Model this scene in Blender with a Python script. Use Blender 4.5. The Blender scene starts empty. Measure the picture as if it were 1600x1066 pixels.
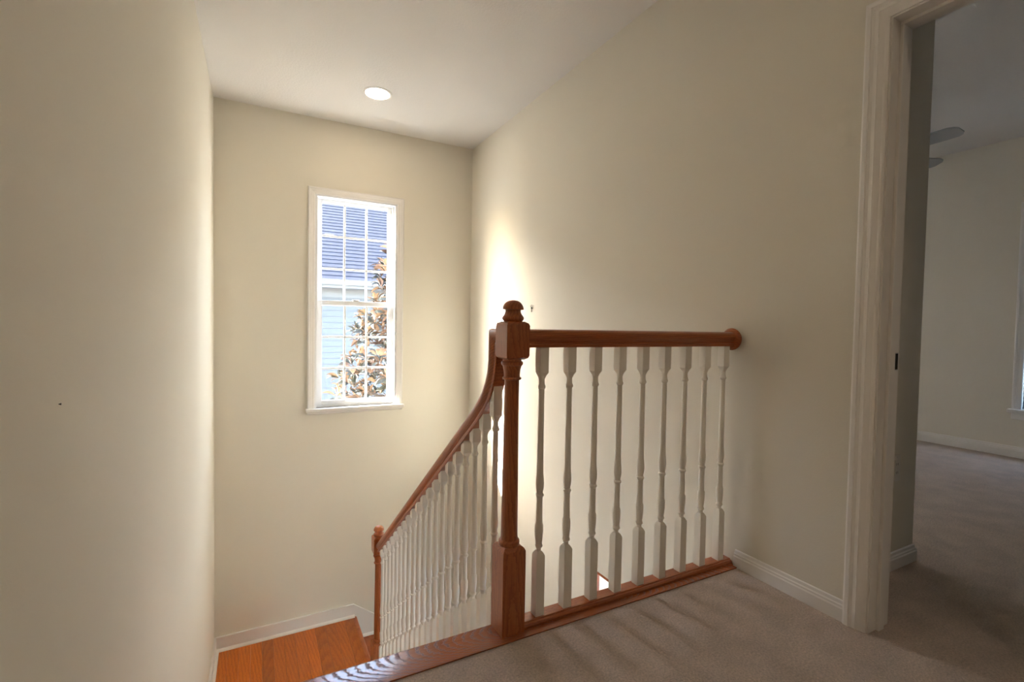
import bpy, bmesh, math, random
from mathutils import Vector, Matrix
random.seed(7)
S = bpy.context.scene
COL = S.collection
R = math.radians

# ------------------------------------------------------------------ camera
def camera():
    f, pos = 750.84, Vector((-0.7369, -1.3933, 1.0124))
    ya, pi, ro = R(-27.8152), R(-1.7666), R(1.0052)
    fw = Vector((-math.sin(ya)*math.cos(pi), math.cos(ya)*math.cos(pi), math.sin(pi)))
    r = Vector((math.cos(ya), math.sin(ya), 0)); u = r.cross(fw)
    r2 = r*math.cos(ro)+u*math.sin(ro); u2 = -r*math.sin(ro)+u*math.cos(ro)
    c = bpy.data.cameras.new('camera'); c.sensor_width = 36; c.lens = f/1600*36
    c.clip_start = .02; c.clip_end = 300
    o = bpy.data.objects.new('camera', c); COL.objects.link(o)
    m = Matrix((r2, u2, -fw)).transposed().to_4x4(); m.translation = pos
    o.matrix_world = m; S.camera = o
camera()

# ------------------------------------------------------------------ sky, sun, exposure
SUN_DIR = Vector((1, -.735, -.76))
w = bpy.data.worlds.new('sky'); S.world = w; w.use_nodes = True
nt = w.node_tree; bg = nt.nodes['Background']
sk = nt.nodes.new('ShaderNodeTexSky'); sk.sky_type = 'NISHITA'; sk.sun_disc = False
sk.sun_elevation = R(31.5); sk.sun_rotation = R(-53.7); sk.air_density = 1.0; sk.dust_density = 2.5; sk.ozone_density = 1.0
nt.links.new(sk.outputs[0], bg.inputs[0]); bg.inputs[1].default_value = 2.9
sl = bpy.data.lights.new('sun', 'SUN'); sl.energy = 52; sl.angle = R(.6); sl.color = (1, .985, .965)
so = bpy.data.objects.new('sun', sl); COL.objects.link(so)
so.rotation_euler = SUN_DIR.to_track_quat('-Z', 'Y').to_euler(); so.location = (-8, 9, 9)
S.view_settings.view_transform = 'Standard'; S.view_settings.look = 'None'
S.view_settings.gamma = 1; S.view_settings.use_curve_mapping = False
S.view_settings.exposure = 0.57

# ------------------------------------------------------------------ dimensions
XR, XL, YB, H = 1.076, -1.04, 2.917, 2.70
RISE, RUN, Y0 = .1956, .267, .028
ZL = -8*RISE            # half landing
ZG = -3.12              # ground / lower floor
YW = Y0+7*RUN           # last riser of upper flight

# ------------------------------------------------------------------ materials
MATS = {}
def base_mat(name, col, rough=.5, spec=.5):
    m = bpy.data.materials.new(name); m.use_nodes = True
    b = m.node_tree.nodes['Principled BSDF']
    b.inputs['Base Color'].default_value = (*col, 1); b.inputs['Roughness'].default_value = rough
    b.inputs['Specular IOR Level'].default_value = spec
    MATS[name] = m
    return m, m.node_tree, b
def coords(nt, scale=(1, 1, 1), rot=(0, 0, 0), loc=(0, 0, 0), rnd=False):
    tc = nt.nodes.new('ShaderNodeTexCoord'); mp = nt.nodes.new('ShaderNodeMapping')
    mp.inputs['Scale'].default_value = scale; mp.inputs['Rotation'].default_value = rot; mp.inputs['Location'].default_value = loc
    nt.links.new(tc.outputs['Object'], mp.inputs['Vector'])
    if rnd:
        oi = nt.nodes.new('ShaderNodeObjectInfo'); mu = nt.nodes.new('ShaderNodeVectorMath'); mu.operation = 'SCALE'
        mu.inputs[0].default_value = (3.1, 7.7, 5.3); nt.links.new(oi.outputs['Random'], mu.inputs['Scale'])
        ad = nt.nodes.new('ShaderNodeVectorMath'); ad.operation = 'ADD'
        nt.links.new(mp.outputs[0], ad.inputs[0]); nt.links.new(mu.outputs[0], ad.inputs[1])
        return ad.outputs[0]
    return mp.outputs[0]
def noise(nt, vec, scale, detail=3, rough=.5, dist=0):
    n = nt.nodes.new('ShaderNodeTexNoise'); n.inputs['Scale'].default_value = scale
    n.inputs['Detail'].default_value = detail; n.inputs['Roughness'].default_value = rough; n.inputs['Distortion'].default_value = dist
    nt.links.new(vec, n.inputs['Vector']); return n.outputs['Fac']
def ramp(nt, fac, stops):
    r = nt.nodes.new('ShaderNodeValToRGB'); e = r.color_ramp.elements
    while len(e) < len(stops): e.new(.5)
    for i, (p, c) in enumerate(stops): e[i].position = p; e[i].color = (*c, 1)
    nt.links.new(fac, r.inputs[0]); return r.outputs[0]
def bump(nt, b, h, strength, dist):
    n = nt.nodes.new('ShaderNodeBump'); n.inputs['Strength'].default_value = strength; n.inputs['Distance'].default_value = dist
    nt.links.new(h, n.inputs['Height']); nt.links.new(n.outputs[0], b.inputs['Normal'])
def paint(name, col, rough, bs, scale, dist=.002):
    m, nt, b = base_mat(name, col, rough, .3)
    v = coords(nt); bump(nt, b, noise(nt, v, scale, 4, .6), bs, dist)
    c = ramp(nt, noise(nt, v, 1.3, 2), [(.3, tuple(x*.985 for x in col)), (.7, tuple(min(1, x*1.015) for x in col))])
    nt.links.new(c, b.inputs['Base Color']); return m
paint('wall_paint', (.83, .78, .675), .75, .25, 130)
paint('ceiling_paint', (.86, .83, .79), .9, .5, 70, .004)
paint('trim_white', (.90, .865, .82), .32, .04, 60)
paint('baluster_white', (.92, .87, .78), .28, .03, 60)
paint('vinyl_white', (.92, .92, .92), .3, .02, 60)
def oak(name, axis, tones, rough=.22, tilt=3.0, freq=34., rnd=False, jitter=0., off=(0, 0, 0), contrast=1., coat=.35, grain_rough=None):
    m, nt, b = base_mat(name, tones[1], rough, .5)
    sc = {'x': (.16, 1, 1), 'y': (1, .16, 1), 'z': (1, 1, .16)}[axis]
    rt = {'x': (0, R(tilt), R(tilt*.35)), 'y': (R(tilt), 0, R(tilt*.35)), 'z': (R(tilt), R(tilt), 0)}[axis]
    v = coords(nt, rot=rt, loc=off, rnd=rnd)
    # warped rings around the trunk axis give cathedral figure
    wv = nt.nodes.new('ShaderNodeTexWave'); wv.wave_type = 'RINGS'; wv.rings_direction = axis.upper(); wv.wave_profile = 'SAW'
    wv.inputs['Scale'].default_value = freq*.5; wv.inputs['Distortion'].default_value = 3.4; wv.inputs['Detail'].default_value = 3
    wv.inputs['Detail Scale'].default_value = 1.6
    nt.links.new(v, wv.inputs['Vector'])
    v2 = coords(nt, scale=tuple(s if s == 1 else .03 for s in sc), rnd=rnd)
    pores = noise(nt, v2, 330, 3, .6)
    c1 = ramp(nt, wv.outputs['Fac'], [(0, tones[0]), (.25, tones[1]), (.8, tones[2]), (1, tones[1])])
    c2 = ramp(nt, pores, [(.34, tuple(1-.45*contrast for _ in range(3))), (.56, (1, 1, 1))])
    mx = nt.nodes.new('ShaderNodeMix'); mx.data_type = 'RGBA'; mx.blend_type = 'MULTIPLY'; mx.inputs[0].default_value = 1
    nt.links.new(c1, mx.inputs[6]); nt.links.new(c2, mx.inputs[7]); out = mx.outputs[2]
    if jitter:
        oi = nt.nodes.new('ShaderNodeObjectInfo'); hs = nt.nodes.new('ShaderNodeHueSaturation')
        mr = nt.nodes.new('ShaderNodeMapRange'); mr.inputs['To Min'].default_value = 1-jitter; mr.inputs['To Max'].default_value = 1+jitter
        nt.links.new(oi.outputs['Random'], mr.inputs['Value']); nt.links.new(mr.outputs[0], hs.inputs['Value'])
        nt.links.new(out, hs.inputs['Color']); out = hs.outputs[0]
    nt.links.new(out, b.inputs['Base Color'])
    b.inputs['Coat Weight'].default_value = coat; b.inputs['Coat Roughness'].default_value = .12
    bump(nt, b, wv.outputs['Fac'], .08, .001)
    if grain_rough:
        nt.links.new(ramp(nt, wv.outputs['Fac'], [(0, (grain_rough[0],)*3), (.35, (grain_rough[1],)*3), (.9, (grain_rough[1],)*3), (1, (grain_rough[0],)*3)]), b.inputs['Roughness'])
    return m
RAILT = [(.30, .070, .018), (.40, .103, .027), (.46, .132, .038)]
FLT = [(.44, .098, .007), (.52, .125, .009), (.59, .155, .012)]
for ax in 'xyz': oak('oak_rail_'+ax, ax, RAILT, .28, 2.5, 80, contrast=.6, coat=.25)
oak('oak_nosing', 'x', [(.12, .028, .012), (.36, .10, .036), (.42, .13, .05)], .2, 11.0, 110, off=(0, .0, .07), contrast=.6, coat=0, grain_rough=(.6, .16))
oak('oak_floor', 'y', FLT, .34, 4, 60, rnd=True, jitter=.25, contrast=.5, coat=.08)
def carpet():
    m, nt, b = base_mat('carpet', (.5, .4, .33), 1, .1)
    v = coords(nt)
    fine = noise(nt, v, 150, 5, .8); big = noise(nt, v, 7, 4, .6)
    c1 = ramp(nt, fine, [(.3, (.42, .325, .26)), (.7, (.90, .72, .60))])
    c2 = ramp(nt, big, [(.35, (.86, .86, .86)), (.65, (1.05, 1.05, 1.05))])
    mx = nt.nodes.new('ShaderNodeMix'); mx.data_type = 'RGBA'; mx.blend_type = 'MULTIPLY'; mx.inputs[0].default_value = 1
    nt.links.new(c1, mx.inputs[6]); nt.links.new(c2, mx.inputs[7]); nt.links.new(mx.outputs[2], b.inputs['Base Color'])
    b.inputs['Sheen Weight'].default_value = .25
    bump(nt, b, fine, .9, .006)
carpet()
def glass():
    m = bpy.data.materials.new('pane_glass'); m.use_nodes = True; nt = m.node_tree; nt.nodes.clear()
    o = nt.nodes.new('ShaderNodeOutputMaterial'); t = nt.nodes.new('ShaderNodeBsdfTransparent'); g = nt.nodes.new('ShaderNodeBsdfGlossy')
    g.inputs['Roughness'].default_value = .02; t.inputs[0].default_value = (.97, .985, .98, 1)
    x = nt.nodes.new('ShaderNodeMixShader'); x.inputs[0].default_value = .05
    nt.links.new(t.outputs[0], x.inputs[1]); nt.links.new(g.outputs[0], x.inputs[2]); nt.links.new(x.outputs[0], o.inputs[0])
    MATS['pane_glass'] = m
glass()
def lamp_mat(name, col, st):
    m, nt, b = base_mat(name, col, .5); b.inputs['Emission Color'].default_value = (*col, 1); b.inputs['Emission Strength'].default_value = st
lamp_mat('lamp_lens', (1, .82, .60), 40.0); lamp_mat('hall_fill_lens', (1, .82, .62), 60.0)
base_mat('dark_metal', (.05, .045, .04), .4)[2].inputs['Metallic'].default_value = .8
base_mat('plate_plastic', (.80, .76, .69), .35)
base_mat('dark_slot', (.02, .018, .015), .7)
base_mat('fan_blade', (.42, .44, .45), .4)
base_mat('fan_metal', (.6, .6, .6), .3)[2].inputs['Metallic'].default_value = .7
base_mat('blind', (.33, .36, .36), .6)
def ext(name, col, rough, sc, amt):
    m, nt, b = base_mat(name, col, rough, .2); v = coords(nt, rnd=True)
    c = ramp(nt, noise(nt, v, sc, 4, .7), [(.3, tuple(x*(1-amt) for x in col)), (.7, tuple(x*(1+amt) for x in col))])
    nt.links.new(c, b.inputs['Base Color'])
ext('siding', (.145, .148, .152), .7, 3, .03)
ext('fascia', (.20, .20, .20), .6, 3, .02)
ext('shingle', (.033, .034, .046), .95, 9, .35)
ext('concrete', (.32, .31, .29), .9, 4, .1)
ext('bark', (.10, .08, .065), .9, 20, .3)
def leafmat():
    m, nt, b = base_mat('leaf', (.06, .08, .03), .65, .15)
    oi = nt.nodes.new('ShaderNodeObjectInfo'); geo = nt.nodes.new('ShaderNodeNewGeometry')
    v = coords(nt); n = noise(nt, v, 3.5, 1)
    green = ramp(nt, n, [(.35, (.030, .036, .042)), (.65, (.070, .072, .054))])
    brown = ramp(nt, n, [(.35, (.115, .072, .058)), (.65, (.27, .175, .105))])
    mx = nt.nodes.new('ShaderNodeMix'); mx.data_type = 'RGBA'
    nt.links.new(geo.outputs['Backfacing'], mx.inputs[0]); nt.links.new(green, mx.inputs[6]); nt.links.new(brown, mx.inputs[7])
    nt.links.new(mx.outputs[2], b.inputs['Base Color'])
leafmat()

# ------------------------------------------------------------------ mesh helpers
def obj(name, bm, mat, parent=None, smooth=False, ang=35):
    me = bpy.data.meshes.new(name)
    bmesh.ops.recalc_face_normals(bm, faces=bm.faces[:])
    bm.to_mesh(me); bm.free()
    if smooth:
        for p in me.polygons: p.use_smooth = True
        me.set_sharp_from_angle(angle=R(ang))
    me.materials.append(MATS[mat])
    o = bpy.data.objects.new(name, me); COL.objects.link(o)
    if parent: o.parent = parent
    return o
def tag(o, label=None, cat=None, group=None, kind=None):
    for k, v in (('label', label), ('category', cat), ('group', group), ('kind', kind)):
        if v: o[k] = v
    return o
def empty(name, loc=(0, 0, 0), label=None, cat=None, group=None, kind=None):
    o = bpy.data.objects.new(name, None); COL.objects.link(o); o.location = loc; o.empty_display_size = .1
    return tag(o, label, cat, group, kind)
def shift(bm, d): bmesh.ops.translate(bm, verts=bm.verts[:], vec=d); return bm
def box(bm, a, b, bev=0):
    a = Vector(a); b = Vector(b); n0 = len(bm.verts)
    r = bmesh.ops.create_cube(bm, size=1); vs = r['verts']
    for v in vs: v.co = Vector(((a[i]+b[i])/2+v.co[i]*(b[i]-a[i]) for i in range(3)))
    if bev:
        es = list({e for v in vs for e in v.link_edges})
        bmesh.ops.bevel(bm, geom=es, offset=bev, segments=2, affect='EDGES', profile=.5)
    return bm
def B(a, b, bev=0): return box(bmesh.new(), a, b, bev)
def lathe(bm, prof, segs=24, c=(0, 0, 0)):
    rings = []
    for r, z in prof:
        rings.append([bm.verts.new((c[0]+r*math.cos(2*math.pi*k/segs), c[1]+r*math.sin(2*math.pi*k/segs), c[2]+z)) for k in range(segs)])
    for a, b in zip(rings, rings[1:]):
        for k in range(segs): bm.faces.new((a[k], a[(k+1) % segs], b[(k+1) % segs], b[k]))
    bm.faces.new(rings[0][::-1]); bm.faces.new(rings[-1]); return bm
def loft_sq(bm, prof, c=(0, 0, 0)):
    """square sections: (half width, z)"""
    rings = []
    for h, z in prof:
        rings.append([bm.verts.new((c[0]+x*h, c[1]+y*h, c[2]+z)) for x, y in ((-1, -1), (1, -1), (1, 1), (-1, 1))])
    for a, b in zip(rings, rings[1:]):
        for k in range(4): bm.faces.new((a[k], a[(k+1) % 4], b[(k+1) % 4], b[k]))
    bm.faces.new(rings[0][::-1]); bm.faces.new(rings[-1]); return bm
def prism(bm, poly, axis, lo, hi):
    """extrude 2-D polygon along an axis; poly coords are the other two axes in order"""
    def P(p, t):
        return {'x': (t, p[0], p[1]), 'y': (p[0], t, p[1]), 'z': (p[0], p[1], t)}[axis]
    a = [bm.verts.new(P(p, lo)) for p in poly]; b = [bm.verts.new(P(p, hi)) for p in poly]; n = len(poly)
    for i in range(n): bm.faces.new((a[i], a[(i+1) % n], b[(i+1) % n], b[i]))
    bm.faces.new(a[::-1]); bm.faces.new(b); return bm
def sweep(bm, path, prof, nrm):
    """mitred sweep of closed profile [(side, normal)] along a polyline lying in the plane with normal nrm"""
    path = [Vector(p) for p in path]; nrm = Vector(nrm).normalized(); rings = []
    sd = [((b-a).normalized().cross(nrm)) for a, b in zip(path, path[1:])]
    for i, p in enumerate(path):
        if i == 0: s = sd[0]
        elif i == len(path)-1: s = sd[-1]
        else:
            m = (sd[i-1]+sd[i]).normalized(); s = m/max(.2, m.dot(sd[i]))
        rings.append([bm.verts.new(p+s*a+nrm*b) for a, b in prof])
    n = len(prof)
    for a, b in zip(rings, rings[1:]):
        for k in range(n): bm.faces.new((a[k], a[(k+1) % n], b[(k+1) % n], b[k]))
    bm.faces.new(rings[0][::-1]); bm.faces.new(rings[-1]); return bm
def wall_boxes(bm, axis, t0, t1, u0, u1, z0, z1, holes):
    """wall slab of thickness t0..t1 along `axis` ('x' or 'y'), spanning u and z, with rectangular holes (u0,u1,z0,z1)"""
    us = sorted({u0, u1, *[h[0] for h in holes], *[h[1] for h in holes]}); zs = sorted({z0, z1, *[h[2] for h in holes], *[h[3] for h in holes]})
    us = [u for u in us if u0 <= u <= u1]; zs = [z for z in zs if z0 <= z <= z1]
    V = {}
    def vert(t, u, z):
        k = (t, u, z)
        if k not in V: V[k] = bm.verts.new((t, u, z) if axis == 'x' else (u, t, z))
        return V[k]
    def solid(i, j):
        if i < 0 or j < 0 or i >= len(us)-1 or j >= len(zs)-1: return False
        um = (us[i]+us[i+1])/2; zm = (zs[j]+zs[j+1])/2
        return not any(h[0] < um < h[1] and h[2] < zm < h[3] for h in holes)
    for i in range(len(us)-1):
        for j in range(len(zs)-1):
            if not solid(i, j): continue
            a, b, c, d = us[i], us[i+1], zs[j], zs[j+1]
            for t in (t0, t1): bm.faces.new((vert(t, a, c), vert(t, b, c), vert(t, b, d), vert(t, a, d)))
            if not solid(i-1, j): bm.faces.new((vert(t0, a, c), vert(t1, a, c), vert(t1, a, d), vert(t0, a, d)))
            if not solid(i+1, j): bm.faces.new((vert(t0, b, c), vert(t1, b, c), vert(t1, b, d), vert(t0, b, d)))
            if not solid(i, j-1): bm.faces.new((vert(t0, a, c), vert(t1, a, c), vert(t1, b, c), vert(t0, b, c)))
            if not solid(i, j+1): bm.faces.new((vert(t0, a, d), vert(t1, a, d), vert(t1, b, d), vert(t0, b, d)))
    return bm
def struct(name, bm, mat, label, cat, parent=None, smooth=False):
    o = obj(name, bm, mat, parent, smooth)
    return tag(o, label, cat, None, 'structure')

# ------------------------------------------------------------------ room shell
WY0, WX4 = -4.2, 4.8
DY1, DY0, DZ = -.558, -1.372, 2.03           # doorway in the right wall
W1 = (-.325, .36, .295, 2.083)                # stair window opening (x, z)
W2 = (-.05, .925, -1.75, -.46)                 # low opening in the right wall (y, z)
W3 = (-1.0, .125, .40, 2.05)                  # bedroom side window (y, z)
W4 = (2.1, 3.4, .6, 2.1)                  # bedroom rear window (x, z)
T = .125
struct('wall_left', B((XL-.14, WY0-.14, ZG), (XL, YB+.165, H)), 'wall_paint', 'long cream wall on the left running down beside the stairs', 'wall')
struct('wall_back', wall_boxes(bmesh.new(), 'y', YB, YB+.165, XL, XR, ZG, H, [W1]), 'wall_paint', 'cream wall around the tall stair window', 'wall')
struct('wall_right', wall_boxes(bmesh.new(), 'x', XR, XR+T, WY0, YB+.165, ZG, H, [(DY0-.02, DY1+.02, -.02, DZ+.02), W2]), 'wall_paint', 'cream wall on the right that carries the railing end and doorway', 'wall')
struct('wall_front', B((XL, WY0-.14, ZG), (XR, WY0, H)), 'wall_paint', 'cream hall wall behind the viewpoint', 'wall')
struct('ceiling', B((XL-.14, WY0-.14, H), (XR+T, YB+.165, H+.15)), 'ceiling_paint', 'white textured ceiling over the stairwell and hall', 'ceiling')
fb = bmesh.new(); box(fb, (XL, WY0, -.02), (XR, -.067, 0)); box(fb, (XR, DY0-.02, -.02), (XR+T, DY1+.02, 0)); box(fb, (XR+T, -2.6, -.02), (WX4, 3.0, 0))
struct('floor', fb, 'carpet', 'beige cut-pile carpet on the hall and bedroom floor', 'floor')
fb = bmesh.new(); box(fb, (XL, WY0, -.32), (XR, -.02, -.02)); box(fb, (XR+T, -2.6, -.32), (WX4, 3.14, -.02))
struct('floor_slab', fb, 'wall_paint', 'painted floor structure under the upper hall', 'floor')
struct('floor_lower', B((XL, WY0, ZG-.1), (XR, YB, ZG)), 'oak_floor', 'brown wooden floor of the storey below', 'floor')
# bedroom
BH = 2.64
struct('ceiling_bedroom', B((XR+T, -2.74, BH), (WX4+.14, 3.14, BH+.15)), 'ceiling_paint', 'white textured bedroom ceiling above the fan', 'ceiling')
struct('wall_bedroom_side', wall_boxes(bmesh.new(), 'x', WX4, WX4+.14, -2.74, 3.14, -.32, BH, [W3]), 'wall_paint', 'far cream bedroom wall seen through the doorway', 'wall')
struct('wall_bedroom_back', wall_boxes(bmesh.new(), 'y', 3.0, 3.14, XR+T, WX4, -.02, BH, [W4]), 'wall_paint', 'bedroom wall with a window hidden behind the wall corner', 'wall')
struct('wall_bedroom_front', B((XR+T, -2.74, 0), (WX4, -2.6, BH)), 'wall_paint', 'bedroom wall opposite its rear window', 'wall')
struct('wall_stub', B((XR+T, -.362, 0), (1.845, -.24, BH)), 'wall_paint', 'short cream wall return just inside the doorway with an outlet', 'wall')

# baseboards
BASE = [(0, 0), (0, .0135), (.045, .0135), (.050, .011), (.056, .011), (.060, .007), (.070, .0055), (.073, 0)]
def baseboard(name, path, side, label, z=0, prof=None):
    """path in plan; the board rises in z and stands proud on the left-hand side of the path when side=1"""
    prof = prof or BASE
    pr = [(side*b, a) for a, b in prof]
    return struct(name, sweep(bmesh.new(), [(x, y, z) for x, y in path], pr, (0, 0, 1)), 'trim_white', label, 'baseboard', smooth=False)
baseboard('baseboard_right', [(XR, -.048), (XR, -.488)], 1, 'white moulded baseboard between railing end and door casing')
baseboard('baseboard_stub', [(XR+T+.017, -.362), (1.845, -.362), (1.845, -.24)], 1, 'white baseboard wrapping the wall corner under the outlet')
baseboard('baseboard_bedroom', [(WX4, 3.0), (WX4, -2.6)], 1, 'white baseboard along the far bedroom wall', prof=[(a*1.25, b) for a, b in BASE])
baseboard('baseboard_hall', [(XL, WY0), (XL, -.07)], 1, 'white baseboard of the hall on the left wall')
baseboard('baseboard_near', [(XR, DY0-.07), (XR, WY0)], 1, 'white baseboard on the near side of the doorway')
LB = [(0, 0), (0, .014), (.1, .014), (.106, .009), (.108, 0)]
SHOE = [(0, .014)]+[(.0+.019*math.sin(t), .014+.019*math.cos(t)) for t in [0, .4, .8, 1.2, 1.571]]
bb = empty('baseboard_back', (0, YB, ZL), 'white baseboard and sloping skirt board along the landing back wall', 'baseboard', None, 'structure')
pts = [(XL+.0145, ZL), (XL+.0145, ZL+.108), (.003, ZL+.108)]
slope = RISE/RUN
pts += [(XR-.002, ZL+.108-(XR-.005)*slope), (XR-.002, ZL-.42-(XR-.005)*slope), (.003, ZL-.42), (.003, ZL)]
o = obj('skirt_board', prism(bmesh.new(), pts, 'y', YB-.014, YB-.0005), 'trim_white', bb); o.matrix_parent_inverse = Matrix.Translation(-bb.location)
o = obj('shoe_moulding', sweep(bmesh.new(), [(XL+.014, YB, ZL), (.012, YB, ZL)], [(b, a) for a, b in SHOE], (0, 0, 1)), 'trim_white', bb, True); o.matrix_parent_inverse = Matrix.Translation(-bb.location)
o = obj('shoe_moulding', sweep(bmesh.new(), [(.03, YB, ZL-RISE), (.27, YB, ZL-RISE)], [(b, a) for a, b in SHOE], (0, 0, 1)), 'trim_white', bb, True); o.matrix_parent_inverse = Matrix.Translation(-bb.location)
o = obj('board_cap', prism(bmesh.new(), [(XL+.0145, ZL+.106), (XL+.0145, ZL+.111), (.004, ZL+.111), (XR-.004, ZL+.111-(XR-.008)*slope), (XR-.004, ZL+.106-(XR-.008)*slope), (.003, ZL+.106)], 'y', YB-.018, YB-.0005), 'trim_white', bb); o.matrix_parent_inverse = Matrix.Translation(-bb.location)
bl = empty('baseboard_left', (XL, 2.4, ZL), 'white baseboard and stair skirt along the left wall', 'baseboard', None, 'structure')
pl = [(YB, ZL), (YB, ZL+.108), (YW+.03, ZL+.108), (Y0+.06, .07), (-.06, .07), (-.06, -.3), (Y0+.06, -.45), (YW+.03, ZL-.2)]
o = obj('skirt_board', prism(bmesh.new(), pl, 'x', XL+.0005, XL+.014), 'trim_white', bl); o.matrix_parent_inverse = Matrix.Translation(-bl.location)
o = obj('shoe_moulding', sweep(bmesh.new(), [(XL, YW+.06, ZL), (XL, YB-.0145, ZL)], [(b, a) for a, b in SHOE], (0, 0, 1)), 'trim_white', bl, True); o.matrix_parent_inverse = Matrix.Translation(-bl.location)

# ------------------------------------------------------------------ doorway
dr = empty('door_1', (XR, (DY0+DY1)/2, 0), 'white moulded door frame in the right wall', 'doorway', None, 'structure')
def under(o, p): o.matrix_parent_inverse = Matrix.Translation(-p.location); return o
CW = .068
CPROF = [(0, 0), (0, .017), (.006, .0195), (.017, .0195), (.019, .0165), (.028, .0145), (.036, .0155), (.039, .0165), (.042, .0145), (.056, .010), (.062, .0095), (CW, .0075), (CW, 0)]
# path runs up the far leg, across, down the near leg; side=outside of opening
ry, rz = DY1+.005, DZ+.005
path = [(XR, ry+CW, 0), (XR, ry+CW, rz+CW), (XR, DY0-.005-CW, rz+CW), (XR, DY0-.005-CW, 0)]
sgn = 1 if Vector((0, 0, 1)).cross(Vector((-1, 0, 0))).y < 0 else -1
under(obj('casing', sweep(bmesh.new(), path, [(sgn*a, b) for a, b in CPROF], (-1, 0, 0)), 'trim_white', dr), dr)
path2 = [(XR+T, y, z) for _, y, z in path]
under(obj('casing', sweep(bmesh.new(), path2, [(sgn*a, -b) for a, b in CPROF], (-1, 0, 0)), 'trim_white', dr), dr)
under(obj('jamb', B((XR-.0005, DY1, 0), (XR+T+.0005, DY1+.019, DZ+.019)), 'trim_white', dr), dr)
under(obj('jamb', B((XR-.0005, DY0-.019, 0), (XR+T+.0005, DY0, DZ+.019)), 'trim_white', dr), dr)
under(obj('head_jamb', B((XR-.0005, DY0, DZ), (XR+T+.0005, DY1, DZ+.019)), 'trim_white', dr), dr)
under(obj('door_stop', B((XR+.045, DY1-.011, 0), (XR+.078, DY1, DZ-.011), .002), 'trim_white', dr), dr)
under(obj('door_stop', B((XR+.045, DY0, 0), (XR+.078, DY0+.011, DZ-.011), .002), 'trim_white', dr), dr)
under(obj('door_stop', B((XR+.045, DY0, DZ-.011), (XR+.078, DY1, DZ), .002), 'trim_white', dr), dr)
sp = under(obj('strike_plate', B((XR+.084, DY1-.0015, .885), (XR+.118, DY1+.001, .945), .0005), 'fan_metal', dr), dr)
o = obj('latch_hole', B((XR+.100, DY1-.0022, .888), (XR+.116, DY1-.001, .942)), 'dark_slot', sp)

# ------------------------------------------------------------------ stair window
def sash(parent, name, x0, x1, z0, z1, y0, y1, stile, top, bot, cols, rows, mw):
    s = obj(name, sweep_frame(x0, x1, z0, z1, y0, y1, stile, top, bot), 'vinyl_white', parent)
    gx0, gx1, gz0, gz1 = x0+stile, x1-stile, z0+bot, z1-top; ym = (y0+y1)/2
    for i in range(1, cols):
        x = gx0+(gx1-gx0)*i/cols; obj('muntin', B((x-mw/2, ym-.008, gz0), (x+mw/2, ym+.008, gz1), .003), 'vinyl_white', s)
    for j in range(1, rows):
        z = gz0+(gz1-gz0)*j/rows; obj('muntin', B((gx0, ym-.0085, z-mw/2), (gx1, ym+.0085, z+mw/2), .003), 'vinyl_white', s)
    for i in range(cols):
        for j in range(rows):
            a = gx0+(gx1-gx0)*i/cols; b = gx0+(gx1-gx0)*(i+1)/cols; c = gz0+(gz1-gz0)*j/rows; d = gz0+(gz1-gz0)*(j+1)/rows
            obj('pane', B((a, ym-.002, c), (b, ym+.002, d)), 'pane_glass', s)
    return s
def sweep_frame(x0, x1, z0, z1, y0, y1, stile, top, bot):
    bm = bmesh.new()
    box(bm, (x0, y0, z0), (x0+stile, y1, z1), .003); box(bm, (x1-stile, y0, z0), (x1, y1, z1), .003)
    box(bm, (x0+stile, y0, z1-top), (x1-stile, y1, z1), .003); box(bm, (x0+stile, y0, z0), (x1-stile, y1, z0+bot), .003)
    return bm
win = tag(empty('window_1'), 'tall white double-hung window lighting the stairs', 'window', None, 'structure')
x0, x1, z0, z1 = W1
WC = [(0, 0), (0, .016), (.006, .019), (.014, .019), (.016, .016), (.026, .015), (.034, .012), (.050, .010), (.055, .008), (.055, 0)]
cp = [(x0-.055, YB, z0), (x0-.055, YB, z1+.05), (x1+.055, YB, z1+.05), (x1+.055, YB, z0)]
sg = 1 if Vector((0, 0, 1)).cross(Vector((0, -1, 0))).x > 0 else -1
obj('casing', sweep(bmesh.new(), cp, [(sg*a, b) for a, b in WC], (0, -1, 0)), 'trim_white', win)
obj('sill', B((x0-.068, YB-.045, z0-.028), (x1+.068, YB+.05, z0), .006), 'trim_white', win)
obj('apron', prism(bmesh.new(), [(YB, z0-.028), (YB-.016, z0-.028), (YB-.013, z0-.045), (YB-.006, z0-.052), (YB, z0-.052)], 'x', x0-.055, x1+.055), 'trim_white', win)
jm = bmesh.new()
box(jm, (x0, YB-.001, z0), (x0+.018, YB+.165, z1)); box(jm, (x1-.018, YB-.001, z0), (x1, YB+.165, z1)); box(jm, (x0+.018, YB-.001, z1-.018), (x1-.018, YB+.165, z1)); box(jm, (x0+.018, YB+.05, z0), (x1-.018, YB+.165, z0+.012))
obj('frame', jm, 'vinyl_white', win)
for xa, xb in ((x0+.018, x0+.030), (x1-.030, x1-.018)):
    tb = bmesh.new()
    for ya, yb in ((YB+.046, YB+.051), (YB+.084, YB+.088), (YB+.122, YB+.127)): box(tb, (xa, ya, z0+.012), (xb, yb, z1-.018))
    obj('jamb_track', tb, 'vinyl_white', win)
obj('balance_shoe', B((x1-.034, YB+.056, z1-.10), (x1-.019, YB+.078, z1-.03), .003), 'plate_plastic', win)
zm = 1.185
lower = sash(win, 'lower_sash', x0+.022, x1-.022, z0+.012, zm+.02, YB+.053, YB+.083, .042, .04, .042, 3, 3, .016)
upper = sash(win, 'upper_sash', x0+.022, x1-.022, zm-.022, z1-.018, YB+.089, YB+.119, .042, .03, .04, 3, 3, .016)
obj('sash_lock', B((-.01, YB+.055, zm+.0205), (.045, YB+.08, zm+.034), .004), 'vinyl_white', win)

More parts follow.
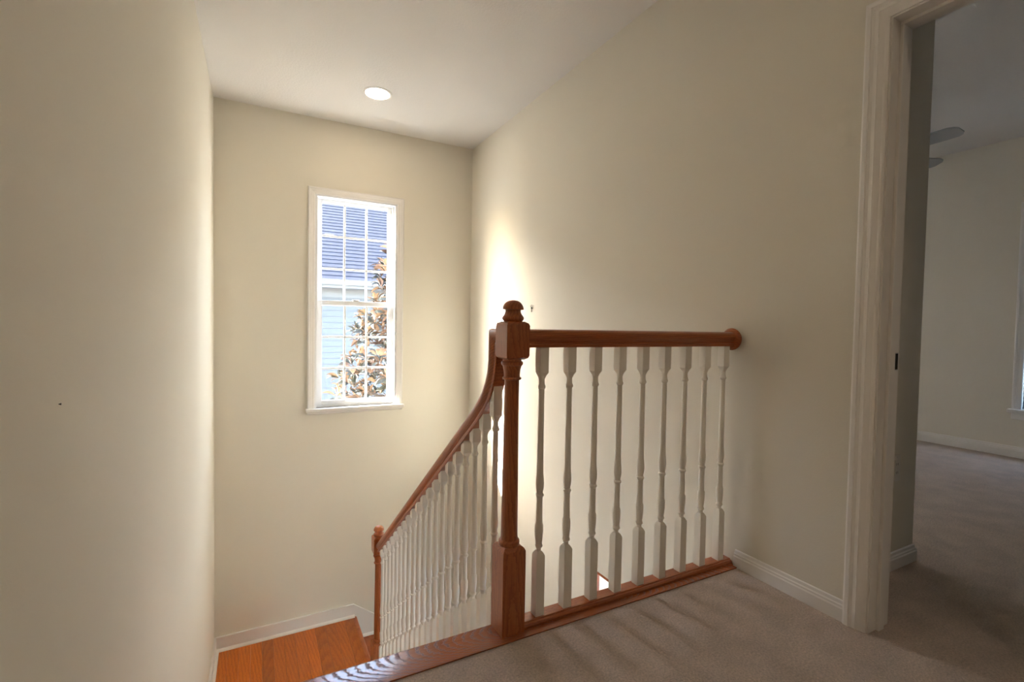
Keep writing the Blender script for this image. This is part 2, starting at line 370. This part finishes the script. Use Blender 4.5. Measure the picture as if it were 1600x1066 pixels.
# low opening in the right wall
win2 = tag(empty('window_2'), 'bright low window opening glimpsed beneath the railing', 'window', None, 'structure')
y0, y1, za, zb = W2; fr = bmesh.new()
for a, b, c, d in ((y0, y0+.02, za, zb), (y1-.02, y1, za, zb), (y0+.02, y1-.02, za, za+.02), (y0+.02, y1-.02, zb-.02, zb)): box(fr, (XR+.004, a, c), (XR+.034, b, d), .002)
obj('frame', fr, 'oak_rail_z', win2)
obj('pane', B((XR+.026, y0+.02, za+.02), (XR+.030, y1-.02, zb-.02)), 'pane_glass', win2)
# bedroom side window with closed blind
win3 = tag(empty('window_3'), 'bedroom window with grey blind at the right picture edge', 'window', None, 'structure')
y0, y1, za, zb = W3
cp = [(WX4, y1+.055, za), (WX4, y1+.055, zb+.05), (WX4, y0-.055, zb+.05), (WX4, y0-.055, za)]
obj('casing', sweep(bmesh.new(), cp, [(sgn*a, b) for a, b in WC], (-1, 0, 0)), 'trim_white', win3)
obj('sill', B((WX4-.05, y0-.075, za-.03), (WX4+.05, y1+.075, za), .006), 'trim_white', win3)
obj('apron', B((WX4-.016, y0-.055, za-.085), (WX4, y1+.055, za-.03), .004), 'trim_white', win3)
fr = bmesh.new()
for a, b, c, d in ((y0, y0+.045, za, zb), (y1-.045, y1, za, zb), (y0+.045, y1-.045, za, za+.05), (y0+.045, y1-.045, zb-.05, zb), (y0+.045, y1-.045, (za+zb)/2-.03, (za+zb)/2+.03)): box(fr, (WX4+.06, a, c), (WX4+.10, b, d), .003)
obj('sash', fr, 'vinyl_white', win3)
obj('pane', B((WX4+.078, y0+.045, za+.05), (WX4+.082, y1-.045, zb-.05)), 'pane_glass', win3)
n = int((zb-za-.05)/.04)
sm = None
for k in range(n):
    z = za+.03+k*.04
    if sm is None:
        o = obj('blind_slat', prism(bmesh.new(), [(-.006, -.022), (.006, .022), (.0075, .022), (-.0045, -.022)], 'y', y0+.003, y1-.003), 'blind', win3); sm = o
    else:
        o = sm.copy(); COL.objects.link(o); o.parent = win3
    o.location = (WX4+.014, 0, z)
# bedroom rear window
win4 = tag(empty('window_4'), 'bedroom rear window out of sight behind the wall corner', 'window', None, 'structure')
xa, xb, za, zb = W4; fr = bmesh.new()
for a, b, c, d in ((xa, xa+.045, za, zb), (xb-.045, xb, za, zb), (xa+.045, xb-.045, za, za+.05), (xa+.045, xb-.045, zb-.05, zb), (xa+.045, xb-.045, (za+zb)/2-.03, (za+zb)/2+.03)): box(fr, (a, 3.05, c), (b, 3.09, d), .003)
obj('sash', fr, 'vinyl_white', win4)
obj('pane', B((xa+.045, 3.068, za+.05), (xb-.045, 3.072, zb-.05)), 'pane_glass', win4)

n = int((zb-za-.02)/.042); sm = None  # unseen slats added to block direct sun and dim the bedroom
for k in range(n):
    if sm is None:
        sm = obj('blind_slat', B((xa+.01, -.024, -.0012), (xb-.01, .024, .0012)), 'trim_white', win4); o = sm
    else:
        o = sm.copy(); COL.objects.link(o); o.parent = win4
    o.location = (0, 3.025, za+.03+k*.042); o.rotation_euler = (R(-32), 0, 0)

# ------------------------------------------------------------------ staircase
st = empty('staircase', (0, 0, 0), 'oak staircase with white risers turning down at a half landing', 'staircase', None, 'structure')
def bull(y0, y1, zt, th):
    r = th/2
    return [(y0, zt-th), (y0, zt)]+[(y1-r+r*math.sin(t), zt-r+r*math.cos(t)) for t in [0, .4, .8, 1.2, 1.571, 1.94, 2.34, 2.74, 3.1416]]
obj('nosing', prism(bmesh.new(), bull(-.067, .05, .004, .026), 'x', XL+.015, XR-.0005), 'oak_nosing', st, True)
obj('riser', B((XL+.015, Y0-.015, -RISE), (0, Y0, -.022)), 'trim_white', st)
obj('fascia', B((0.001, Y0-.015, -.33), (XR-.0005, Y0, -.022)), 'trim_white', st)
TT = .027
for k in range(7):
    zt = -RISE*(k+1); ya = Y0+RUN*k
    obj('tread', prism(bmesh.new(), bull(ya, ya+RUN+.026, zt, TT), 'x', XL+.015, .045), 'oak_rail_x', st, True)
    obj('riser', B((XL+.015, ya+RUN-.015, zt-RISE), (.018, ya+RUN, zt-TT)), 'trim_white', st)
# open stringer on the well side
pts = []
for k in range(7):
    zt = -RISE*(k+1)-TT; ya = Y0+RUN*k
    pts += [(ya, zt), (ya+RUN, zt)]
pts += [(YW, ZL-TT), (YW, ZL-.28), (Y0, -.42)]
obj('stringer', prism(bmesh.new(), pts, 'x', .0185, .034), 'trim_white', st)
obj('soffit', prism(bmesh.new(), [(Y0, -.40), (YW, ZL-.26), (YW, ZL-.275), (Y0, -.418)], 'x', XL+.001, .018), 'wall_paint', st)
# half landing: planks on a deck
ld = tag(obj('floor_landing', B((XL+.001, YW, ZL-.26), (.004, YB-.0005, ZL-.019)), 'trim_white'), 'half landing of orange-brown oak boards at the stair turn', 'floor', None, 'structure')
npk = 13; pw = (1.006+.02)/npk; pm = None
for k in range(npk):
    xa = XL+.0145+k*pw
    if pm is None:
        pm = obj('plank', B((-pw/2+.0004, YW-.026, -.019), (pw/2-.0004, YB-.0145, 0), .0008), 'oak_floor', ld); o = pm
    else:
        o = pm.copy(); COL.objects.link(o); o.parent = ld
    o.location = (xa+pw/2, 0, ZL)
obj('nosing', prism(bmesh.new(), bull(-.006, .032, ZL, .026), 'y', YW-.02, YB-.0145), 'oak_rail_y', ld, True)
# second flight, to the right along the back wall
for k in range(4):
    zt = ZL-RISE*(k+1); xa = .004+RUN*k; xe = min(xa+RUN+.026, XR-.001)
    obj('tread', prism(bmesh.new(), bull(xa, xe, zt, TT), 'y', YW-.02, YB-.0145), 'oak_rail_y', st, True)
    obj('riser', B((xa-.012, YW, zt), (xa+.003, YB-.0145, zt+RISE-TT)), 'trim_white', st)
pts = []
for k in range(4): pts += [(.004+RUN*k, ZL-RISE*(k+1)-TT), (min(.004+RUN*(k+1), XR-.002), ZL-RISE*(k+1)-TT)]
pts += [(XR-.002, ZG), (.004, ZG)]
obj('stringer', prism(bmesh.new(), pts, 'y', YW, YW+.02), 'trim_white', st)
obj('newel_side_wall', B((-.1, YW+.001, ZG), (.003, YW+.08, ZL-.261)), 'wall_paint', st)

# ------------------------------------------------------------------ railing
rl = empty('stair_railing', (0, 0, 0), 'dark oak stair railing with white turned balusters and two newel posts', 'railing')
NW = .0415
def newel(ext):
    bm = bmesh.new(); c = .008
    loft_sq(bm, [(NW, -ext), (NW, .275), (NW-.004, .284), (NW-.012, .290)])
    lathe(bm, [(.032, .286), (.0345, .292), (.0352, .298), (.0345, .304), (.0315, .308), (.0295, .309), (.0285, .314), (.0280, .325), (.0275, .36), (.0266, .50), (.0254, .62), (.0246, .72), (.0240, .834), (.0245, .8365), (.0300, .8375), (.0318, .8415), (.0300, .8455), (.0268, .8465), (.0264, .852), (.0268, .862), (.0282, .872), (.0305, .880), (.0312, .8835), (.0340, .8845), (.0362, .8895), (.0358, .8955), (.0325, .8985), (.031, .899), (.031, .912)], 28)
    # upper block with eased corners
    loft_sq(bm, [(NW-.012, .904), (NW-.003, .910), (NW, .918), (NW, 1.014), (NW-.003, 1.022), (NW-.013, 1.028)])
    return bm
def finial():
    return lathe(bmesh.new(), [(.0300, 1.022), (.0310, 1.0295), (.0345, 1.0325), (.0362, 1.0375), (.0355, 1.0425), (.0320, 1.047), (.0285, 1.052), (.0262, 1.058), (.0258, 1.063), (.0270, 1.0655), (.0345, 1.0665), (.0350, 1.071), (.0335, 1.077), (.0295, 1.0845), (.0235, 1.091), (.0150, 1.0955), (.006, 1.0975)], 28)
fm = None
for loc, e, lab in (((0, 0, 0), .0, None), ((0, 1.925, -1.478), .27, None)):
    p = obj('newel_post', newel(e), 'oak_rail_z', rl, True, 30); p.location = loc
    q = obj('finial', finial(), 'oak_rail_z', p, True, 40)
# rail profile: a = towards the top, b = across
def rail_profile():
    h = [(-.030, 0), (-.030, .022), (-.024, .0245), (-.020, .0245), (-.017, .0185), (-.012, .0185), (-.003, .0265), (.004, .0300), (.012, .0305), (.020, .0285), (.026, .0225), (.0295, .013), (.0305, 0)]
    return h+[(a, -b) for a, b in h[-2:0:-1]]
RP = rail_profile()
sA = 1 if Vector((1, 0, 0)).cross(Vector((0, 1, 0))).z > 0 else -1
obj('handrail', sweep(bmesh.new(), [(NW-.001, 0, .973), (XR-.018, 0, .973)], [(sA*a, b) for a, b in RP], (0, 1, 0)), 'oak_rail_x', rl, True, 40)
# gooseneck then rake: centre line lies .03 inside the traced top line
top = [(.135, .94), (.135, .895), (.142, .856), (.158, .818), (.183, .781), (.215, .748), (.250, .718), (.290, .686), (.335, .653), (.385, .616)]
ys, zs_ = top[-1]
top.append((1.884, zs_-(1.884-ys)*.733))
ctr = [(NW-.001, .973)]
full = [(NW-.001, 1.0035), (.135, 1.0035)]+top
pth = []
for i, (a, b) in enumerate(full):
    if i == 0: t = [Vector((1, 0))]
    elif i == len(full)-1: t = [Vector((a-full[i-1][0], b-full[i-1][1])).normalized()]
    else: t = [Vector((a-full[i-1][0], b-full[i-1][1])).normalized(), Vector((full[i+1][0]-a, full[i+1][1]-b)).normalized()]
    ns = [Vector((v.y, -v.x)) for v in t]; m = sum(ns, Vector((0, 0))).normalized(); m = m/m.dot(ns[0])
    pth.append((0, a+m.x*.0305, b+m.y*.0305))
sB = 1 if Vector((0, 1, 0)).cross(Vector((1, 0, 0))).z > 0 else -1
hb = sweep(bmesh.new(), pth, [(sB*a, b) for a, b in RP], (1, 0, 0))
RA = -math.atan(.733)
bmesh.ops.rotate(hb, verts=hb.verts[:], cent=(0, 0, 0), matrix=Matrix.Rotation(-RA, 3, 'X'))
obj('handrail', hb, 'oak_rail_y', rl, True, 40).rotation_euler = (RA, 0, 0)
# rosette
rb = lathe(bmesh.new(), [(.046, 0), (.0475, .004), (.047, .009), (.042, .013), (.041, .017), (.036, .020)], 36)
bmesh.ops.rotate(rb, verts=rb.verts[:], cent=(0, 0, 0), matrix=Matrix.Rotation(R(-90), 3, 'Y')); shift(rb, (XR-.0005, 0, .973))
obj('rosette', rb, 'oak_rail_x', rl, True, 40)
# shoe rail on the nosing
SH = [(-.034, .004), (-.034, .011), (-.030, .016), (-.024, .0175), (-.022, .022), (.022, .022), (.024, .0175), (.030, .016), (.034, .011), (.034, .004)]
obj('shoe_rail', prism(bmesh.new(), SH, 'x', NW-.001, XR-.0008), 'oak_rail_x', rl, True, 30)
BW = .0165
def baluster(bottom, topz):
    """z = 0 at the top of the lower block"""
    bm = bmesh.new()
    loft_sq(bm, [(BW, -bottom), (BW, -.012), (BW*.72, -.002), (BW*.52, .003)])
    lathe(bm, [(.0090, -.004), (.0088, .006), (.0092, .013), (.0135, .018), (.0140, .022), (.0120, .026), (.0112, .030), (.0128, .042), (.0145, .062), (.0150, .080), (.0146, .092), (.0120, .097), (.0116, .104), (.0110, .150), (.0106, .185), (.0108, .190), (.0148, .194), (.0150, .199), (.0112, .203), (.0112, .209), (.0140, .222), (.0150, .236), (.0140, .252), (.0120, .270), (.0112, .300), (.0105, .42), (.0098, .545), (.0098, .560), (.0132, .564), (.0136, .570), (.0108, .575), (.0094, .586), (.0098, .596), (.0110, .606)], 16)
    loft_sq(bm, [(BW*.50, .597), (BW*.64, .606), (BW, .6165), (BW, topz)])
    return bm
lm = None
for i in range(9):
    if lm is None:
        lm = obj('baluster', baluster(.222, .709), 'baluster_white', rl, True, 27); o = lm
    else:
        o = lm.copy(); COL.objects.link(o); o.parent = rl
    o.location = (.1154+i*.1134, 0, .24)
kinds = {}
def rail_under(y):
    """underside of the raked rail at y"""
    for (_, a, b), (_, c, d) in zip(pth[1:], pth[2:]):
        if a <= y <= c and c > a: return b+(d-b)*(y-a)/(c-a)-.030*math.hypot(1, (d-b)/(c-a))
    return pth[-1][2]
for i in range(20):
    y = .115+.089*i
    zb_ = .069-(y-.133)*.7327                # top of lower block follows the rake
    tread = -RISE*(int((y-.03)/RUN)+1)
    bl_ = zb_-tread
    tp = (rail_under(y)+.012-zb_) if i > 2 else [.795, .705, .705][i]-0
    if i == 0: tp = .80-zb_+.02
    elif i < 3: tp = rail_under(y)+.02-zb_
    key = (round(bl_, 3), round(tp, 3))
    if key not in kinds:
        kinds[key] = obj('baluster', baluster(bl_, max(tp, .63)), 'baluster_white', rl, True, 27); o = kinds[key]
    else:
        o = kinds[key].copy(); COL.objects.link(o); o.parent = rl
    o.location = (0, y, zb_)

# ------------------------------------------------------------------ fittings
lp = empty('recessed_light', (.031, 2.238, H), 'lit round recessed downlight in the ceiling before the window', 'ceiling light')
rb = bmesh.new()
def ring(bm, prof, segs=40):
    rings = [[bm.verts.new((r*math.cos(2*math.pi*k/segs), r*math.sin(2*math.pi*k/segs), z)) for k in range(segs)] for r, z in prof]
    rings.append(rings[0])
    for a, b in zip(rings, rings[1:]):
        for k in range(segs): bm.faces.new((a[k], a[(k+1) % segs], b[(k+1) % segs], b[k]))
    return bm
hl = empty('recessed_light', (.45, -2.4, H), 'unseen downlight added as warm fill over the hall behind the viewpoint', 'ceiling light')  # added out of view to fill the near hall and baluster fronts
for par, nm in ((lp, 0), (hl, 1)):
    if nm: rb = bmesh.new()
    obj('trim_ring', ring(rb, [(.085, -.0002), (.104, -.0002), (.104, -.004), (.095, -.008), (.087, -.007)]), 'trim_white', par, True)
    obj('lens', lathe(bmesh.new(), [(.0855, -.001), (.083, -.004), (.06, -.006), (.02, -.007)], 40), 'hall_fill_lens' if nm else 'lamp_lens', par, True)

oc = empty('electrical_outlet', (1.663, -.362, .437), 'ivory outlet cover low on the wall beyond the doorway', 'outlet')
obj('cover_plate', B((-.034, -.006, -.057), (.034, -.0003, .057), .003), 'plate_plastic', oc)
obj('receptacle', B((-.017, -.0085, -.034), (.017, -.0055, .034), .001), 'plate_plastic', oc)
for z in (-.018, .018):
    for x in (-.006, .006): obj('slot', B((x-.0012, -.0088, z-.005), (x+.0012, -.0083, z+.005)), 'dark_slot', oc)
obj('screw', lathe(bmesh.new(), [(.003, 0), (.003, .001)], 10), 'fan_metal', oc).matrix_local = Matrix.Translation((0, -.006, .048)) @ Matrix.Rotation(R(90), 4, 'X')

def tube(bm, pts, r, segs=8):
    pts = [Vector(p) for p in pts]; rings = []
    for i, p in enumerate(pts):
        t = (pts[min(i+1, len(pts)-1)]-pts[max(i-1, 0)]).normalized()
        a = t.cross(Vector((.3, .9, .31))).normalized(); b = t.cross(a); rr = r[i] if isinstance(r, (list, tuple)) else r
        rings.append([bm.verts.new(p+a*rr*math.cos(2*math.pi*k/segs)+b*rr*math.sin(2*math.pi*k/segs)) for k in range(segs)])
    for a, b in zip(rings, rings[1:]):
        for k in range(segs): bm.faces.new((a[k], a[(k+1) % segs], b[(k+1) % segs], b[k]))
    bm.faces.new(rings[0][::-1]); bm.faces.new(rings[-1]); return bm
hk = empty('wall_hook', (XR, 1.723, 1.144), 'tiny bent wire hook on the wall right of the newel finial', 'hook')
obj('wire', tube(bmesh.new(), [(-.001, .012, .028), (-.010, .009, .022), (-.009, 0, .008), (-.008, -.001, -.010), (-.010, -.005, -.022), (-.016, -.009, -.020)], .0022), 'dark_metal', hk, True)
obj('wire', tube(bmesh.new(), [(-.001, -.014, .026), (-.010, -.010, .020), (-.009, 0, .008)], .0018), 'dark_metal', hk, True)
obj('screw', lathe(bmesh.new(), [(.004, -.012), (.004, -.002)], 10), 'dark_metal', hk).matrix_local = Matrix.Translation((0, 0, .006)) @ Matrix.Rotation(R(90), 4, 'Y')
nl = tag(obj('picture_nail', lathe(bmesh.new(), [(.0010, -.01), (.0010, .002), (.0019, .0023), (.0019, .003)], 10), 'dark_metal'), 'tiny dark nail head in the left wall', 'nail')
nl.matrix_world = Matrix.Translation((XL, -.306, .865)) @ Matrix.Rotation(R(90), 4, 'Y')

# bedroom ceiling fan
fan = empty('ceiling_fan', (3.27, .64, BH), 'grey ceiling fan in the bedroom with blade tips past the corner', 'fan')
obj('canopy', lathe(bmesh.new(), [(.02, -.06), (.055, -.045), (.07, -.01), (.07, 0)], 24), 'fan_metal', fan, True)
obj('downrod', lathe(bmesh.new(), [(.012, -.25), (.012, -.05)], 12), 'fan_metal', fan, True)
obj('motor_housing', lathe(bmesh.new(), [(.05, -.40), (.09, -.385), (.115, -.35), (.115, -.30), (.08, -.26), (.03, -.24)], 32), 'fan_metal', fan, True)
bmm = None
def blade():
    bm = bmesh.new(); out = [(.17, .045), (.30, .06), (.52, .068), (.585, .066), (.615, .052), (.63, .03)]
    pts = [(a, b) for a, b in out]+[(a, -b) for a, b in out[::-1]]
    prism(bm, pts, 'z', -.004, .004); bmesh.ops.rotate(bm, verts=bm.verts[:], cent=(0, 0, 0), matrix=Matrix.Rotation(R(-12), 3, 'X')); return bm
for k in range(5):
    a = R(-97+72*k)
    if k == 0: bo = obj('blade', blade(), 'fan_blade', fan); io = obj('blade_iron', B((.09, -.014, -.010), (.22, .014, -.004), .002), 'fan_metal', bo); b_, i_ = bo, io
    else:
        b_ = bo.copy(); COL.objects.link(b_); b_.parent = fan; i_ = io.copy(); COL.objects.link(i_); i_.parent = b_
    b_.location = (0, 0, -.335); b_.rotation_euler = (0, 0, a)

# ------------------------------------------------------------------ outdoors
struct('ground', B((-40, YB+.165, ZG-.2), (40, 45, ZG)), 'concrete', 'pale sunlit ground outside the house', 'ground')
struct('ground_patio', B((XR+T, -30, ZG-.2), (40, YB+.165, ZG)), 'concrete', 'pale paved ground below the bedroom side', 'ground')
nh = empty('neighbour_house', (0, 11, ZG), 'pale clapboard house with grey shingle roof outside the stair window', 'house')
HW, EZ, HY = 9.0, 2.06, 11.0
core = under(obj('wall', B((-HW, HY+.03, ZG), (HW, HY+9, EZ)), 'siding', nh), nh)
sm = None; k = 0; z = EZ-.30
while z > ZG:
    if sm is None: sm = obj('siding_board', prism(bmesh.new(), [(.035, 0), (-.0, 0), (.018, .155), (.035, .155)], 'x', -HW, HW), 'siding', nh); o = sm
    else: o = sm.copy(); COL.objects.link(o); o.parent = nh
    o.location = (0, 0, z-.15-ZG); z -= .145
EY = HY-.45
under(obj('soffit', B((-HW-.3, EY+.02, EZ-.20), (HW+.3, HY+.04, EZ-.18)), 'fascia', nh), nh)
under(obj('frieze_board', B((-HW, HY-.01, EZ-.42), (HW, HY+.04, EZ-.20)), 'fascia', nh), nh)
under(obj('fascia', B((-HW-.3, EY-.02, EZ-.22), (HW+.3, EY+.02, EZ-.02)), 'fascia', nh), nh)
gp = [(EY-.13, EZ-.03), (EY-.13, EZ-.05), (EY-.11, EZ-.09), (EY-.09, EZ-.15), (EY-.02, EZ-.15), (EY-.02, EZ-.03)]
under(obj('gutter', prism(bmesh.new(), gp, 'x', -HW-.3, HW+.3), 'fascia', nh), nh)
pit = R(36); sm = None; L = 7.0; ex = .19; nc = int(L/ex)
dk = under(obj('roof_deck', prism(bmesh.new(), [(EY-.03, EZ-.02), (EY-.03+L*math.cos(pit), EZ-.02+L*math.sin(pit)), (EY-.03+2*L*math.cos(pit), EZ-.02), (EY+1, EZ-.02)], 'x', -HW-.3, HW+.3), 'shingle', nh), nh)
for k in range(nc):
    if sm is None: sm = obj('shingle_course', prism(bmesh.new(), [(0, .0), (0, .018), (ex*1.15, .006), (ex*1.15, 0)], 'x', -HW-.35, HW+.35), 'shingle', nh); o = sm
    else: o = sm.copy(); COL.objects.link(o); o.parent = nh
    d = k*ex-.04
    o.location = (0, EY-.03+d*math.cos(pit)-HY, EZ-.02+d*math.sin(pit)-ZG+.003); o.rotation_euler = (pit, 0, 0)

# magnolia
TX, TY = 1.16, 5.2
tr = empty('magnolia_tree', (TX, TY, ZG), 'leafy magnolia with rusty leaf undersides outside the stair window', 'tree')
obj('trunk', tube(bmesh.new(), [(0, 0, 0), (.03, .02, 1.2), (-.04, 0, 2.6), (.02, .03, 4.0), (0, 0, 5.2)], [.10, .09, .07, .045, .02]), 'bark', tr, True)
def leaf_mesh(l=.15, wd=.055):
    bm = bmesh.new(); st_ = [(0, .05), (.25, .8), (.5, 1), (.78, .7), (1, .04)]; rows = []
    for t, ww in st_:
        x = t*l; z = .03*math.sin(t*2.2)-.035*t*t
        rows.append([bm.verts.new((x, -wd*ww/2, z+.012*ww)), bm.verts.new((x, 0, z)), bm.verts.new((x, wd*ww/2, z+.012*ww))])
    for a, b in zip(rows, rows[1:]):
        bm.faces.new((a[0], b[0], b[1], a[1])); bm.faces.new((a[1], b[1], b[2], a[2]))
    return bm
lo = obj('leaf', leaf_mesh(), 'leaf', tr, True, 60)
clusters = []
def crown_r(h):  # crown radius over height above ground
    return max(.2, 1.12-.36*max(0, h-3.0))
tries = 0
while len(clusters) < 560 and tries < 20000:
    tries += 1
    h = random.uniform(2.2, 5.7); a = random.uniform(0, 2*math.pi); r = crown_r(h)*math.sqrt(random.uniform(.15, 1))
    p = Vector((r*math.cos(a), r*math.sin(a), h))
    if all((p-q).length > .105 for q in clusters): clusters.append(p)
bmx = bmesh.new(); leaves = []
for ci, p in enumerate(clusters):
    out = Vector((p.x, p.y, .35)).normalized()
    for k in range(9):
        d = (out*.8+Vector((random.gauss(0, 1), random.gauss(0, 1), random.gauss(.1, .8))).normalized()*1.1).normalized()
        q = d.to_track_quat('X', 'Z').to_matrix().to_4x4() @ Matrix.Rotation(random.uniform(-.9, .9), 4, 'X')
        leaves.append(Matrix.Translation(p+d*.02) @ q @ Matrix.Scale(random.uniform(.75, 1.2), 4))
    # twig back to the trunk line
if True:
    tb = bmesh.new()
    for p in clusters[::3]:
        tube(tb, [(0, 0, max(.8, p.z-.7)), (p.x*.5, p.y*.5, p.z-.25), tuple(p)], [.014, .010, .005], 5)
    tag(obj('branches', tb, 'bark', tr, True), kind='stuff')
# nearest 300 leaves to the window are single parts, the remainder one object
leaves.sort(key=lambda m: (m.translation+Vector((TX, TY, ZG))-Vector((.15, YB, 1))).length)
lo.matrix_local = leaves[0]
for m in leaves[1:300]:
    o = lo.copy(); COL.objects.link(o); o.parent = tr; o.matrix_local = m
vs, fs = [], []
base = [v.co.copy() for v in lo.data.vertices]; polys = [tuple(p.vertices) for p in lo.data.polygons]
for m in leaves[300:]:
    n0 = len(vs); vs += [m @ c for c in base]; fs += [tuple(n0+i for i in p) for p in polys]
me = bpy.data.meshes.new('foliage'); me.from_pydata(vs, [], fs); me.materials.append(MATS['leaf'])
fo = bpy.data.objects.new('foliage', me); COL.objects.link(fo); fo.parent = tr; fo['kind'] = 'stuff'
